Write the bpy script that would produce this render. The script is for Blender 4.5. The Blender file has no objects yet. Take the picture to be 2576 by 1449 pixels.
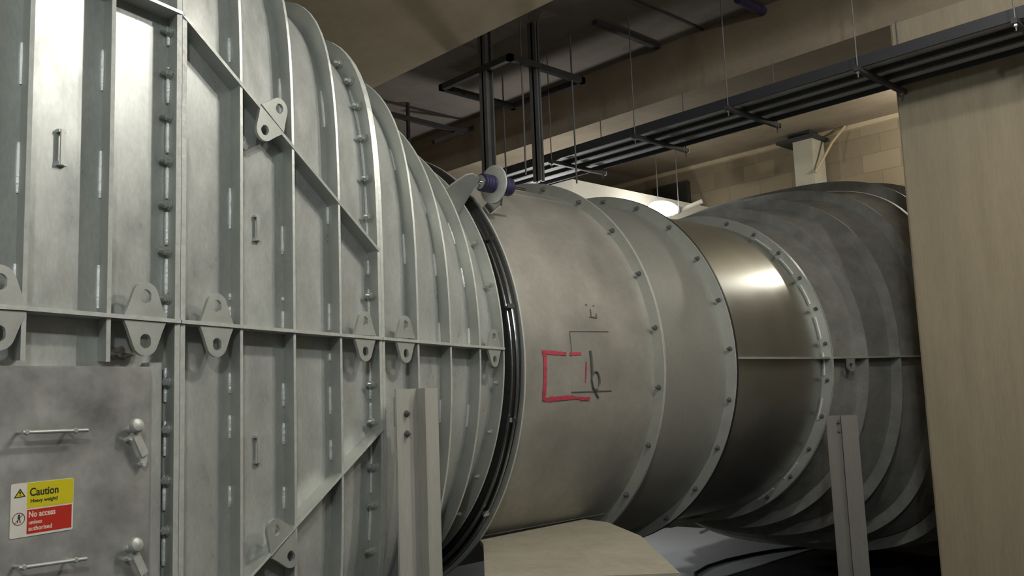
import bpy, bmesh, math, random
from mathutils import Vector, Matrix
random.seed(7)
S = bpy.context.scene
C = S.collection
ZO = 2.4            # height of the camera above the floor; coordinates below are measured from the camera
# ---------------------------------------------------------------- camera
cam = bpy.data.objects.new('camera', bpy.data.cameras.new('camera'))
C.objects.link(cam)
cam.matrix_world = Matrix(((0.72878573, -0.05488113, -0.68253895, 0),
                           (-0.68371678, -0.11284429, -0.72096986, 0),
                           (-0.03745299, 0.99209588, -0.11976246, ZO),
                           (0, 0, 0, 1)))
cam.data.sensor_width = 36.0
cam.data.lens = 2200.0 / 2576.0 * 36.0
cam.data.clip_start = 0.05
S.camera = cam
# ---------------------------------------------------------------- world, lamps, added fill lights, exposure
w = bpy.data.worlds.new('world'); S.world = w
w.use_nodes = True
w.node_tree.nodes['Background'].inputs[0].default_value = (0.80, 0.85, 0.90, 1)
w.node_tree.nodes['Background'].inputs[1].default_value = 0.012
S.view_settings.view_transform = 'Standard'
S.view_settings.look = 'None'
S.view_settings.exposure = 0.40
S.view_settings.gamma = 1.0
S.view_settings.use_curve_mapping = False

def lamp(name, loc, energy, color=(1, 0.97, 0.90), radius=0.12):
    l = bpy.data.lights.new(name, 'POINT'); l.energy = energy; l.color = color
    l.shadow_soft_size = radius
    o = bpy.data.objects.new(name, l); C.objects.link(o)
    o.location = (loc[0], loc[1], loc[2] + ZO)
    return o
def area(name, loc, target, energy, sx, sy, color=(1, 0.97, 0.90)):
    l = bpy.data.lights.new(name, 'AREA'); l.energy = energy; l.color = color
    l.shape = 'RECTANGLE'; l.size = sx; l.size_y = sy
    o = bpy.data.objects.new(name, l); C.objects.link(o)
    o.location = (loc[0], loc[1], loc[2] + ZO)
    d = Vector(target) - Vector(loc)
    o.rotation_euler = d.to_track_quat('-Z', 'Y').to_euler()
    return o
WARM = (1, 0.985, 0.94)
lamp('ceiling_lamp', (3.75, 1.20, 3.30), 120, WARM, 0.09)
lamp('ceiling_lamp', (4.50, 1.20, 3.30), 52, WARM, 0.09)
lamp('bay_lamp', (5.8, -0.6, 3.40), 125, (1, 0.97, 0.88), 0.06)
lamp('fill_light', (-1.2, -1.6, 3.05), 235, (0.86, 0.95, 1.0), 0.15)  # cool fill added behind the camera to lift the shadows beside the ribs
lamp('far_bay_lamp', (12.2, 4.05, 3.30), 95, (1, 0.95, 0.82), 0.10)
lamp('rear_fill', (8.8, 8.5, 1.8), 70, WARM, 0.12)  # unseen fill added behind the duct to light the bulkhead and tray underside
lamp('rear_fill', (9.3, 9.7, -1.0), 30, (0.95, 0.98, 1.0), 0.12)  # unseen low fill, added so light reaches the floor sheet under the duct

# ---------------------------------------------------------------- materials
def mat(name, base, rough=0.5, metal=0.0, var=0.12, scale=6.0, stretch=(1, 1, 1), rvar=0.0, bump=0.0, fine=0.0, tint=None, rot=None):
    m = bpy.data.materials.new(name); m.use_nodes = True
    nt = m.node_tree; n = nt.nodes; L = nt.links
    b = n['Principled BSDF']
    b.inputs['Roughness'].default_value = rough
    b.inputs['Metallic'].default_value = metal
    tc = n.new('ShaderNodeTexCoord'); mp = n.new('ShaderNodeMapping')
    mp.inputs['Scale'].default_value = stretch
    if rot: mp.inputs['Rotation'].default_value = [math.radians(a) for a in rot]
    L.new(tc.outputs['Object'], mp.inputs['Vector'])
    no = n.new('ShaderNodeTexNoise'); no.inputs['Scale'].default_value = scale
    no.inputs['Detail'].default_value = 6; no.inputs['Roughness'].default_value = 0.6
    L.new(mp.outputs['Vector'], no.inputs['Vector'])
    cr = n.new('ShaderNodeValToRGB')
    cr.color_ramp.elements[0].position = 0.30; cr.color_ramp.elements[1].position = 0.70
    lo = [c * (1 - var) for c in base]; hi = [min(1, c * (1 + var)) for c in base]
    if tint: lo = [a * (1 - 0.5) + t * 0.5 for a, t in zip(lo, tint)]
    cr.color_ramp.elements[0].color = (*lo, 1); cr.color_ramp.elements[1].color = (*hi, 1)
    L.new(no.outputs['Fac'], cr.inputs['Fac'])
    out = cr.outputs['Color']
    if fine > 0:
        n2 = n.new('ShaderNodeTexNoise'); n2.inputs['Scale'].default_value = scale * 9
        n2.inputs['Detail'].default_value = 4
        L.new(mp.outputs['Vector'], n2.inputs['Vector'])
        mr = n.new('ShaderNodeMapRange'); mr.inputs['To Min'].default_value = 1 - fine; mr.inputs['To Max'].default_value = 1 + fine
        mr.inputs['From Min'].default_value = 0.3; mr.inputs['From Max'].default_value = 0.7
        L.new(n2.outputs['Fac'], mr.inputs['Value'])
        mx = n.new('ShaderNodeMix'); mx.data_type = 'RGBA'; mx.blend_type = 'MULTIPLY'; mx.inputs[0].default_value = 1
        L.new(out, mx.inputs[6]); L.new(mr.outputs[0], mx.inputs[7]); out = mx.outputs[2]
    L.new(out, b.inputs['Base Color'])
    if rvar > 0:
        mr2 = n.new('ShaderNodeMapRange'); mr2.inputs['To Min'].default_value = rough - rvar; mr2.inputs['To Max'].default_value = rough + rvar
        mr2.inputs['From Min'].default_value = 0.3; mr2.inputs['From Max'].default_value = 0.7
        L.new(no.outputs['Fac'], mr2.inputs['Value']); L.new(mr2.outputs[0], b.inputs['Roughness'])
    if bump > 0:
        bp = n.new('ShaderNodeBump'); bp.inputs['Strength'].default_value = bump; bp.inputs['Distance'].default_value = 0.01
        L.new(no.outputs['Fac'], bp.inputs['Height']); L.new(bp.outputs['Normal'], b.inputs['Normal'])
    return m
def flat(name, base, rough=0.5, metal=0.0):
    return mat(name, base, rough, metal, var=0.04, scale=20)
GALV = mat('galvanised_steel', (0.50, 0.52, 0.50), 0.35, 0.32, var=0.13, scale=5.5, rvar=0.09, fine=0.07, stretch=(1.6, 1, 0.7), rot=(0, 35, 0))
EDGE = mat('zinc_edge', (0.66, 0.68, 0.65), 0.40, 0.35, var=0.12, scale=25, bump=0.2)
GALVR = mat('galvanised_rib', (0.50, 0.525, 0.495), 0.45, 0.45, var=0.08, scale=7, rvar=0.05, fine=0.04)
DOORG = mat('hatch_zinc', (0.43, 0.44, 0.43), 0.42, 0.45, var=0.42, scale=3.6, rvar=0.09, fine=0.06)
WELD = mat('zinc_weld', (0.92, 0.93, 0.91), 0.30, 0.4, var=0.15, scale=60, bump=0.5)
DUCTM = mat('dull_duct_zinc', (0.43, 0.425, 0.385), 0.50, 0.45, var=0.17, scale=2.4, rvar=0.05, fine=0.05)
DUCTE = mat('smooth_duct_zinc', (0.38, 0.39, 0.36), 0.50, 0.45, var=0.06, scale=3, rvar=0.04, fine=0.04)
SHINY = mat('bright_duct_zinc', (0.43, 0.44, 0.41), 0.34, 0.9, var=0.06, scale=3, rvar=0.03, fine=0.03)
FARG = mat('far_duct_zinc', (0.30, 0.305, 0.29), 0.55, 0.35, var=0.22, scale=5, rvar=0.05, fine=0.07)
STEEL = mat('post_steel', (0.50, 0.50, 0.46), 0.55, 0.35, var=0.05, scale=8, stretch=(1, 1, 0.15), fine=0.05)
CHROME = mat('bright_steel', (0.75, 0.76, 0.76), 0.2, 1.0, var=0.05, scale=10)
FABRIC = mat('black_rubber_fabric', (0.018, 0.018, 0.018), 0.45, 0.0, var=0.3, scale=12)
BLUE = mat('violet_rubber', (0.035, 0.033, 0.085), 0.45, 0.0, var=0.15, scale=14)
DARKST = mat('dark_steel', (0.055, 0.055, 0.055), 0.6, 0.3, var=0.15, scale=8)
DULLST = mat('dull_steel', (0.16, 0.16, 0.16), 0.55, 0.4, var=0.15, scale=8)
TRAYM = mat('tray_steel', (0.05, 0.053, 0.06), 0.55, 0.4, var=0.12, scale=4, stretch=(1, 0.15, 1))
TRAYL = mat('tray_plate', (0.36, 0.37, 0.38), 0.7, 0.05, var=0.08, scale=4, stretch=(1, 0.2, 1))
CONC = mat('board_marked_concrete', (0.32, 0.278, 0.20), 0.85, 0.0, var=0.10, scale=5, stretch=(1.6, 1.6, 0.16), fine=0.06, bump=0.15)
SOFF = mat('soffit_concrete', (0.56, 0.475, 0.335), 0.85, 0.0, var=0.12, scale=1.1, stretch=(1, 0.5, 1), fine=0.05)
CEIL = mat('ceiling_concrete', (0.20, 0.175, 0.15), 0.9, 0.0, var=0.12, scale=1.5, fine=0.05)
BEAMC = mat('beam_concrete', (0.26, 0.215, 0.155), 0.85, 0.0, var=0.15, scale=2.2, stretch=(1, 0.7, 0.9), fine=0.05)
FLOORM = mat('dark_floor', (0.035, 0.035, 0.038), 0.8, 0.0, var=0.25, scale=2, fine=0.08)
PLY = mat('plywood', (0.36, 0.34, 0.275), 0.8, 0.0, var=0.12, scale=2.5, fine=0.06)
SHEETM = mat('white_sheet', (0.66, 0.70, 0.74), 0.6, 0.0, var=0.04, scale=3)
WHITE = flat('white_panel', (0.80, 0.78, 0.70), 0.6)
SIGNW = flat('sign_white', (0.80, 0.77, 0.70), 0.4)
SIGNY = flat('sign_yellow', (0.72, 0.63, 0.02), 0.4)
SIGNR = flat('sign_red', (0.56, 0.035, 0.022), 0.4)
SIGNK = flat('sign_black', (0.03, 0.028, 0.02), 0.5)
SIGNP = flat('sign_cream', (0.85, 0.70, 0.58), 0.5)
RED = mat('red_paint', (0.50, 0.06, 0.10), 0.6, 0.0, var=0.25, scale=30)
PILLAR = mat('pillar_grey', (0.48, 0.46, 0.38), 0.7, 0.0, var=0.08, scale=5, fine=0.05)
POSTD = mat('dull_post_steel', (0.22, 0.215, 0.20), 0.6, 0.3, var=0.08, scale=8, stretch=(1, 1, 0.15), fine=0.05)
PENCIL = flat('pencil_grey', (0.13, 0.13, 0.12), 0.7)
CABLE = flat('black_cable', (0.012, 0.013, 0.016), 0.5)
ROPE = flat('pale_rope', (0.50, 0.42, 0.28), 0.8)
def block_mat():
    m = mat('blockwork', (0.30, 0.25, 0.175), 0.9, 0.0, var=0.1, scale=4, fine=0.05)
    nt = m.node_tree; n = nt.nodes; L = nt.links; b = n['Principled BSDF']
    tc = [x for x in n if x.type == 'TEX_COORD'][0]
    mp = n.new('ShaderNodeMapping'); mp.inputs['Rotation'].default_value = (0, math.radians(90), math.radians(90))
    sep = n.new('ShaderNodeSeparateXYZ'); com = n.new('ShaderNodeCombineXYZ'); ad = n.new('ShaderNodeMath'); ad.operation = 'ADD'
    L.new(tc.outputs['Object'], sep.inputs[0]); L.new(sep.outputs['X'], ad.inputs[0]); L.new(sep.outputs['Y'], ad.inputs[1])
    L.new(ad.outputs[0], com.inputs['X']); L.new(sep.outputs['Z'], com.inputs['Y'])
    br = n.new('ShaderNodeTexBrick'); br.inputs['Scale'].default_value = 1.0
    br.inputs['Brick Width'].default_value = 0.62; br.inputs['Row Height'].default_value = 0.30
    br.inputs['Mortar Size'].default_value = 0.008
    br.inputs['Color1'].default_value = (0.34, 0.285, 0.195, 1); br.inputs['Color2'].default_value = (0.22, 0.18, 0.12, 1)
    br.inputs['Mortar'].default_value = (0.20, 0.17, 0.12, 1)
    L.new(com.outputs[0], br.inputs['Vector'])
    old = b.inputs['Base Color'].links[0].from_socket
    mx = n.new('ShaderNodeMix'); mx.data_type = 'RGBA'; mx.inputs[0].default_value = 0.65
    L.new(old, mx.inputs[6]); L.new(br.outputs['Color'], mx.inputs[7]); L.new(mx.outputs[2], b.inputs['Base Color'])
    return m
BLOCK = block_mat()
def emit(name, col, strength):
    m = bpy.data.materials.new(name); m.use_nodes = True
    b = m.node_tree.nodes['Principled BSDF']
    b.inputs['Base Color'].default_value = (*col, 1)
    b.inputs['Emission Color'].default_value = (*col, 1); b.inputs['Emission Strength'].default_value = strength
    return m
GLOW = emit('lamp_diffuser', (1.0, 0.97, 0.90), 20.0)

# ---------------------------------------------------------------- helpers
def obj(name, bm, material, parent=None, smooth=False):
    """link bm (camera-relative coordinates) as one mesh object"""
    bmesh.ops.remove_doubles(bm, verts=bm.verts, dist=1e-6)
    bmesh.ops.recalc_face_normals(bm, faces=bm.faces)
    me = bpy.data.meshes.new(name)
    if parent is None:
        zs = [v.co.z for v in bm.verts]; xs = [v.co.x for v in bm.verts]; ys = [v.co.y for v in bm.verts]
        loc = Vector(((min(xs) + max(xs)) / 2, (min(ys) + max(ys)) / 2, min(zs)))
    else:
        r = parent
        loc = Vector((0, 0, 0))
        while r is not None:
            loc += Vector(r.location); r = r.parent
        loc.z -= ZO
    for v in bm.verts: v.co -= loc
    for f in bm.faces: f.smooth = smooth
    bm.to_mesh(me); bm.free()
    me.materials.append(material)
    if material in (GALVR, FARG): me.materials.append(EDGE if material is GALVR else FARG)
    if smooth: me.set_sharp_from_angle(angle=math.radians(40))
    o = bpy.data.objects.new(name, me); C.objects.link(o)
    if parent is None: o.location = loc + Vector((0, 0, ZO))
    else: o.parent = parent
    return o
def tag(o, label, cat, group=None):
    o['label'] = label; o['category'] = cat
    if group: o['group'] = group
    return o
def thing(name, label, cat, loc, group=None):
    o = bpy.data.objects.new(name, None); C.objects.link(o)
    o.location = (loc[0], loc[1], loc[2] + ZO); o.empty_display_size = 0.1
    return tag(o, label, cat, group)
def struct(name, bm, m):
    o = obj(name, bm, m); o['kind'] = 'structure'; return o
def place_copy(src, loc, parent, rot=None):
    """copy a part whose mesh is centred on its own origin"""
    c = src.copy(); C.objects.link(c); c.parent = parent
    base = Vector((0, 0, 0)); r = parent
    while r is not None: base += Vector(r.location); r = r.parent
    c.location = Vector(loc) + Vector((0, 0, ZO)) - base
    if rot is not None: c.rotation_euler = rot
    return c
def box(bm, x0, x1, y0, y1, z0, z1):
    vs = [bm.verts.new((x, y, z)) for x in (x0, x1) for y in (y0, y1) for z in (z0, z1)]
    for f in ((0, 1, 3, 2), (4, 6, 7, 5), (0, 4, 5, 1), (2, 3, 7, 6), (0, 2, 6, 4), (1, 5, 7, 3)):
        bm.faces.new([vs[i] for i in f])
def bx(*a):
    bm = bmesh.new(); box(bm, *a); return bm
def obox(bm, p, ax, ay, az, sx, sy, sz):
    """box centred on p along three axes with full sizes"""
    p = Vector(p); ax, ay, az = Vector(ax).normalized(), Vector(ay).normalized(), Vector(az).normalized()
    vs = [bm.verts.new(p + ax * (i * sx / 2) + ay * (j * sy / 2) + az * (k * sz / 2)) for i in (-1, 1) for j in (-1, 1) for k in (-1, 1)]
    for f in ((0, 1, 3, 2), (4, 6, 7, 5), (0, 4, 5, 1), (2, 3, 7, 6), (0, 2, 6, 4), (1, 5, 7, 3)):
        bm.faces.new([vs[i] for i in f])
def tube(bm, pts, r, seg=8, closed_ends=True):
    pts = [Vector(p) for p in pts]
    rs = r if isinstance(r, (list, tuple)) else [r] * len(pts)
    rings = []; prev = None
    for i, p in enumerate(pts):
        t = (pts[min(i + 1, len(pts) - 1)] - pts[max(i - 1, 0)])
        if t.length < 1e-9: t = Vector((0, 0, 1))
        t.normalize()
        if prev is None:
            u = t.orthogonal().normalized()
        else:
            u = (prev - t * prev.dot(t))
            u = u.normalized() if u.length > 1e-6 else t.orthogonal().normalized()
        prev = u; v = t.cross(u)
        rings.append([bm.verts.new(p + (u * math.cos(2 * math.pi * k / seg) + v * math.sin(2 * math.pi * k / seg)) * rs[i]) for k in range(seg)])
    for a, b in zip(rings, rings[1:]):
        for k in range(seg): bm.faces.new((a[k], a[(k + 1) % seg], b[(k + 1) % seg], b[k]))
    if closed_ends:
        bm.faces.new(rings[0][::-1]); bm.faces.new(rings[-1])
def tb(pts, r, seg=8):
    bm = bmesh.new(); tube(bm, pts, r, seg); return bm
def lathe(bm, c, axis, prof, seg=32):
    """prof = [(distance along axis, radius)]"""
    c = Vector(c); a = Vector(axis).normalized(); u = a.orthogonal().normalized(); v = a.cross(u)
    rings = []
    for d, r in prof:
        rings.append([bm.verts.new(c + a * d + (u * math.cos(2 * math.pi * k / seg) + v * math.sin(2 * math.pi * k / seg)) * max(r, 1e-4)) for k in range(seg)])
    for p, q in zip(rings, rings[1:]):
        for k in range(seg): bm.faces.new((p[k], p[(k + 1) % seg], q[(k + 1) % seg], q[k]))
    bm.faces.new(rings[0][::-1]); bm.faces.new(rings[-1])
def prism(bm, outline, n, t):
    """extrude a 3-D planar outline by t along n"""
    n = Vector(n).normalized() * t
    a = [bm.verts.new(Vector(p)) for p in outline]; b = [bm.verts.new(Vector(p) + n) for p in outline]
    bm.faces.new(a[::-1]); bm.faces.new(b)
    k = len(a)
    for i in range(k): bm.faces.new((a[i], a[(i + 1) % k], b[(i + 1) % k], b[i]))
def holed_prism(bm, outline, hole, n, t):
    """outline and hole with the same vertex count"""
    n = Vector(n).normalized() * t; k = len(outline)
    o0 = [bm.verts.new(Vector(p)) for p in outline]; h0 = [bm.verts.new(Vector(p)) for p in hole]
    o1 = [bm.verts.new(Vector(p) + n) for p in outline]; h1 = [bm.verts.new(Vector(p) + n) for p in hole]
    for i in range(k):
        j = (i + 1) % k
        bm.faces.new((o0[i], h0[i], h0[j], o0[j])); bm.faces.new((o1[i], o1[j], h1[j], h1[i]))
        bm.faces.new((o0[i], o0[j], o1[j], o1[i])); bm.faces.new((h0[i], h1[i], h1[j], h0[j]))
def interp(x, xs, ys):
    if x <= xs[0]: return ys[0]
    for i in range(1, len(xs)):
        if x <= xs[i]:
            t = (x - xs[i - 1]) / (xs[i] - xs[i - 1]); return ys[i - 1] + t * (ys[i] - ys[i - 1])
    return ys[-1]

# ---------------------------------------------------------------- duct geometry
YC = 5.93                                   # plan position of the duct axis
ZC = 0.235
def near_transition(X):                     # square to round: outer half width, exponent, axis height
    a = YC - (4.30 + 0.29 * (max(X, 0.4) - 4.0))
    n = interp(X, [-0.3, 0.85, 1.48, 2.11, 2.425, 2.74, 3.055, 3.37, 3.685, 4.0], [12, 11, 8, 6, 5, 4.3, 3.5, 2.65, 2.25, 2.0])
    return a, n, interp(X, [0.85, 4.0], [0.36, 0.297])
def far_transition(X):
    u = X - 8.38; v = min(u, 2.0)
    return 1.72 + 0.29 * v, interp(u, [0, 0.48, 0.96, 1.44, 1.92, 3, 4.5], [2, 2.1, 2.45, 2.8, 3.3, 4.2, 6]), ZC
def round_duct(r):
    return lambda X: (r, 2.0, ZC)
def sec(f, X, th, off=0.0):
    a, n, zc = f(X); a -= off
    c, s = math.cos(th), math.sin(th)
    r = (abs(c / a) ** n + abs(s / a) ** n) ** (-1.0 / n)
    return Vector((X, YC - r * c, zc + r * s))
def loft(f, Xs, off, n=168):
    bm = bmesh.new(); rings = []
    for X in Xs: rings.append([bm.verts.new(sec(f, X, 2 * math.pi * k / n, off)) for k in range(n)])
    for p, q in zip(rings, rings[1:]):
        for k in range(n): bm.faces.new((p[k], p[(k + 1) % n], q[(k + 1) % n], q[k]))
    return bm
def ring(f, X, oin, oout, t, a0=0.0, a1=360.0, n=168):
    """flat ring plate in the plane X, thickness t, from angle a0 to a1 (0 = camera side, up positive)"""
    bm = bmesh.new(); full = abs(a1 - a0) >= 359.9
    m = n if full else max(8, int(n * (a1 - a0) / 360) + 1)
    cols = []
    for k in range(m):
        th = math.radians(a0 + (a1 - a0) * k / (m if full else m - 1))
        po, pi = sec(f, X, th, oout), sec(f, X, th, oin); h = Vector((t / 2, 0, 0))
        cols.append([bm.verts.new(p) for p in (po - h, po + h, pi + h, pi - h)])
    pairs = list(zip(cols, cols[1:])) + ([(cols[-1], cols[0])] if full else [])
    for p, q in pairs:
        for i in range(4):
            fc = bm.faces.new((p[i], p[(i + 1) % 4], q[(i + 1) % 4], q[i]))
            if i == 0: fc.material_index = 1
    if not full: bm.faces.new(cols[0]); bm.faces.new(cols[-1][::-1])
    return bm
def band(f, X0, X1, oin, oout, n=168):
    """hoop wrapped round the duct between two stations"""
    bm = bmesh.new(); cols = []
    for k in range(n):
        th = 2 * math.pi * k / n
        cols.append([bm.verts.new(p) for p in (sec(f, X0, th, oout), sec(f, X1, th, oout), sec(f, X1, th, oin), sec(f, X0, th, oin))])
    for p, q in zip(cols, cols[1:] + cols[:1]):
        for i in range(4): bm.faces.new((p[i], p[(i + 1) % 4], q[(i + 1) % 4], q[i]))
    return bm
def wall_y(X): return 4.30 + 0.29 * (X - 4.0)      # outer (rib edge) plane of the near transition
EU = Vector((1, 0.29, 0)).normalized(); EN = Vector((0.29, -1, 0)).normalized(); EZ = Vector((0, 0, 1))
def wp(X, z, out=0.0):                              # point on the outer plane, pushed out towards the camera
    return Vector((X, wall_y(X), z)) + EN * out
DEPTH = 0.10
def th_at(f, X, z, off=0.0):                        # angle whose contour point has height z (camera side)
    lo, hi = -math.pi / 2 * 0.98, math.pi / 2 * 0.98
    for _ in range(40):
        mid = (lo + hi) / 2
        if sec(f, X, mid, off).z < z: lo = mid
        else: hi = mid
    return (lo + hi) / 2
# --- shared small parts, modelled round the origin, copied where they are needed
def hexbolt_bm(s=1.0):
    bm = bmesh.new()
    lathe(bm, (0, 0, 0), (-1, 0, 0), [(0.0, 0.017 * s), (0.004 * s, 0.017 * s)], 14)
    lathe(bm, (-0.004 * s, 0, 0), (-1, 0, 0), [(0, 0.0125 * s), (0.012 * s, 0.0125 * s), (0.014 * s, 0.011 * s)], 6)
    tube(bm, [(-0.018 * s, 0, 0), (-0.034 * s, 0, 0)], 0.0065 * s, 8)
    return bm
def proto(name, bm, m):
    me = bpy.data.meshes.new(name); bmesh.ops.recalc_face_normals(bm, faces=bm.faces); bm.to_mesh(me); bm.free(); me.materials.append(m)
    return bpy.data.objects.new(name, me)           # not linked: only its copies are
BOLT = proto('bolt', hexbolt_bm(1.4), GALVR)
SMALLBOLT = proto('bolt', hexbolt_bm(0.95), GALVR)
BIGBOLT = proto('bolt', hexbolt_bm(1.25), DULLST)
def lug(parent, X, z, size=0.135, axis=EU, up=EZ, out=-0.012):
    """lifting eye: plate straddling a flange, pointed oval with an eye above and one below"""
    p = wp(X, z, out); axis = Vector(axis).normalized(); up = Vector(up).normalized(); n = EN
    nm = 'lifting_lug'
    bm = bmesh.new()
    for s in (1, -1):
        k = 32; out_l = []; hol = []; q = size / 0.135
        arc = [(0.053 * math.cos(math.radians(24 + 132 * i / 23)), 0.078 + 0.055 * math.sin(math.radians(24 + 132 * i / 23))) for i in range(24)]
        foot = [(-0.070, 0.045), (-0.088, 0.006), (-0.050, 0.006), (-0.018, 0.006), (0.018, 0.006), (0.050, 0.006), (0.088, 0.006), (0.070, 0.045)]
        for (px, py) in arc + foot:
            out_l.append(p + axis * (px * q) + up * (py * s * q))
            an = math.atan2(py - 0.080, px)
            hol.append(p + axis * (0.024 * math.cos(an) * q) + up * ((0.080 + 0.026 * math.sin(an)) * s * q))
        holed_prism(bm, out_l, hol, n, 0.016)
    return obj(nm, bm, GALVR, parent)
def welds(parent, f, X, spans, side=-1, off=DEPTH, r=0.0085):
    """stitch welds along the root of a rib"""
    for z0, z1 in spans:
        t0, t1 = th_at(f, X, z0, off), th_at(f, X, z1, off)
        pts = [sec(f, X, t0 + (t1 - t0) * i / 6, off) + Vector((side * 0.010, -0.004, 0)) for i in range(7)]
        obj('weld_bead', tb(pts, [r * 0.7] + [r * random.uniform(0.85, 1.15) for _ in range(5)] + [r * 0.7], 6), WELD, parent)
def mid_flange(parent, f, X0, X1, depth=0.115, t=0.016, proud=0.012, name='horizontal_flange'):
    bm = bmesh.new(); N = 12; cols = []
    for i in range(N + 1):
        X = X0 + (X1 - X0) * i / N
        zc = f(X)[2]; yo = sec(f, X, 0, -proud).y; yi = sec(f, X, 0, DEPTH).y + 0.005
        cols.append([bm.verts.new(p) for p in ((X, yo, zc - t / 2), (X, yo, zc + t / 2), (X, yi, zc + t / 2), (X, yi, zc - t / 2))])
    for p, q in zip(cols, cols[1:]):
        for i in range(4):
            fc = bm.faces.new((p[i], p[(i + 1) % 4], q[(i + 1) % 4], q[i]))
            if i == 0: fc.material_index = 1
    bm.faces.new(cols[0]); bm.faces.new(cols[-1][::-1])
    return obj(name, bm, GALVR, parent)
def stiffener(parent, Xa, ha, Xb, hb, f, depth=0.098, t=0.014, name='diagonal_stiffener'):
    """flat bar standing out from the side, following the fold between two points of the wall"""
    za, zb = f(Xa)[2] + ha, f(Xb)[2] + hb
    bm = bmesh.new(); cols = []
    d = Vector((Xb - Xa, 0, zb - za)).normalized(); nrm = Vector((-d.z, 0, d.x))
    if nrm.z < 0: nrm = -nrm
    for i in range(9):
        s = i / 8; X = Xa + (Xb - Xa) * s; z = za + (zb - za) * s
        th = th_at(f, X, z, 0)
        po = Vector((X, wall_y(X) - 0.004, z)); pi = Vector((X, wall_y(X) + depth + 0.03, z))
        cols.append([bm.verts.new(v) for v in (po - nrm * t / 2, po + nrm * t / 2, pi + nrm * t / 2, pi - nrm * t / 2)])
    for p, q in zip(cols, cols[1:]):
        for i in range(4):
            fc = bm.faces.new((p[i], p[(i + 1) % 4], q[(i + 1) % 4], q[i]))
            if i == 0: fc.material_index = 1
    bm.faces.new(cols[0]); bm.faces.new(cols[-1][::-1])
    return obj(name, bm, GALVR, parent)
def clip(parent, X, z0, z1):
    """small upright bar with turned ends on a panel"""
    bm = bmesh.new(); b = -DEPTH
    zt, zb = max(z0, z1), min(z0, z1)
    obox(bm, wp(X, (zt + zb) / 2, b + 0.024), EU, EN, EZ, 0.016, 0.008, zt - zb)
    obox(bm, wp(X, zt - 0.006, b + 0.012), EU, EN, EZ, 0.030, 0.026, 0.012)
    obox(bm, wp(X + 0.004, zb + 0.006, b + 0.012), EU, EN, EZ, 0.034, 0.026, 0.016)
    return obj('pull_clip', bm, GALVR, parent)

# ---------------------------------------------------------------- the room
FL = -2.4; CE = 4.12; SO = 3.44
XB = 8.4; XL = 5.41; XW = 13.64; YW = 12.0
struct('floor', bx(-3.5, XW + .2, -5, YW + .2, FL - .2, FL), FLOORM)
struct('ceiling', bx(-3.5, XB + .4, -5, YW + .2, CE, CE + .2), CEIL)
struct('ceiling_right', bx(XB + .4, XW + .2, -5, YW + .2, CE, CE + .2), BEAMC)
struct('wall_back', bx(-3.5, XW + .2, YW, YW + .2, FL, CE), BEAMC)
struct('wall_right', bx(XW, XW + .2, -5, YW, FL, CE), BLOCK)
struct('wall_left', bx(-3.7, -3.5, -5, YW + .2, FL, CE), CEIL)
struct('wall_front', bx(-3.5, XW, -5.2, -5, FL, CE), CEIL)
struct('trim_1', bx(XW - .10, XW, -5, YW, CE - .07, CE), SOFF)
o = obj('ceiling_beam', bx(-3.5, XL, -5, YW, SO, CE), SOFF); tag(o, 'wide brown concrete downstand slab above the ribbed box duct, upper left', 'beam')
bm = bmesh.new(); box(bm, XB, XB + .8, -5, YW, SO, CE)
o = obj('ceiling_beam', bm, BEAMC); tag(o, 'concrete downstand beam crossing behind the hung cable tray, upper right', 'beam')
bm = bmesh.new(); box(bm, XB, XB + .8, 1.4, 3.36, FL, SO)
for v in bm.verts: pass
bmesh.ops.bevel(bm, geom=[e for e in bm.edges if abs(e.verts[0].co.z - e.verts[1].co.z) > 1], offset=0.02, segments=2, affect='EDGES')
o = obj('concrete_column', bm, CONC); tag(o, 'board-marked square concrete column at the right edge, under the beam', 'column')
# joint strips on the ceiling slab
struct('trim_2', bx(XL, XB, 5.46, 5.49, CE - .012, CE), DARKST)
struct('trim_3', bx(XB + .8, XW, 4.75, 4.79, CE - .012, CE), SOFF)

# ---------------------------------------------------------------- square end of the box duct (A)
BJ, CJ, DJ = 1.48, 2.74, 3.965          # bolted joints
P = 0.315
f = near_transition
A = thing('box_duct', 'galvanised box duct section at far left with access hatch and warning sign', 'duct', (0.6, 4.5, -2.2))
obj('casing', loft(f, [-3.45, 0.1, .4, .65, .9, 1.2, BJ - .008], DEPTH), GALV, A, True)
Atop, Abot = 0.178, -1.45
for X in (0.535, 0.85, 1.165):
    t0 = math.degrees(th_at(f, X, Atop)); t1 = math.degrees(th_at(f, X, Abot))
    rb = obj('stiffener_rib', ring(f, X, DEPTH + .004, 0, 0.016, t0, 360 + t1), GALVR, A)
    if X > 0.5:
        welds(rb, f, X, {0.535: [(0.37, 0.52), (0.8, 1.0)], 0.85: [(1.20, 1.36), (0.79, 0.98), (0.40, 0.53)], 1.165: [(1.27, 1.44), (0.83, 1.02), (0.39, 0.56)]}[X])
jf = obj('joint_flange', ring(f, BJ - .014, DEPTH + .004, 0, 0.022), GALVR, A)
for z0, z1 in ((1.56, 1.64), (1.30, 1.46), (1.08, 1.22), (.88, 1.02), (.68, .82), (.46, .62), (.37, .43), (.02, .16), (-.2, -.06), (-.42, -.28), (-.64, -.5), (-.86, -.72)):
    welds(jf, f, BJ - .018, [(z0, z1)], off=DEPTH - .01, r=0.009)
mid_flange(A, f, 0.41, BJ - .002)
stiffener(A, 0.41, 1.338, BJ - .002, 1.338, f, name='top_stiffener')
stiffener(A, 0.41, -1.338, BJ - .002, -1.338, f, name='bottom_stiffener')
lug(A, 1.319, 0.350, 0.150); lug(A, 0.765, 0.358, 0.150)
clip(A, 1.016, 0.925, 1.064)
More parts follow.
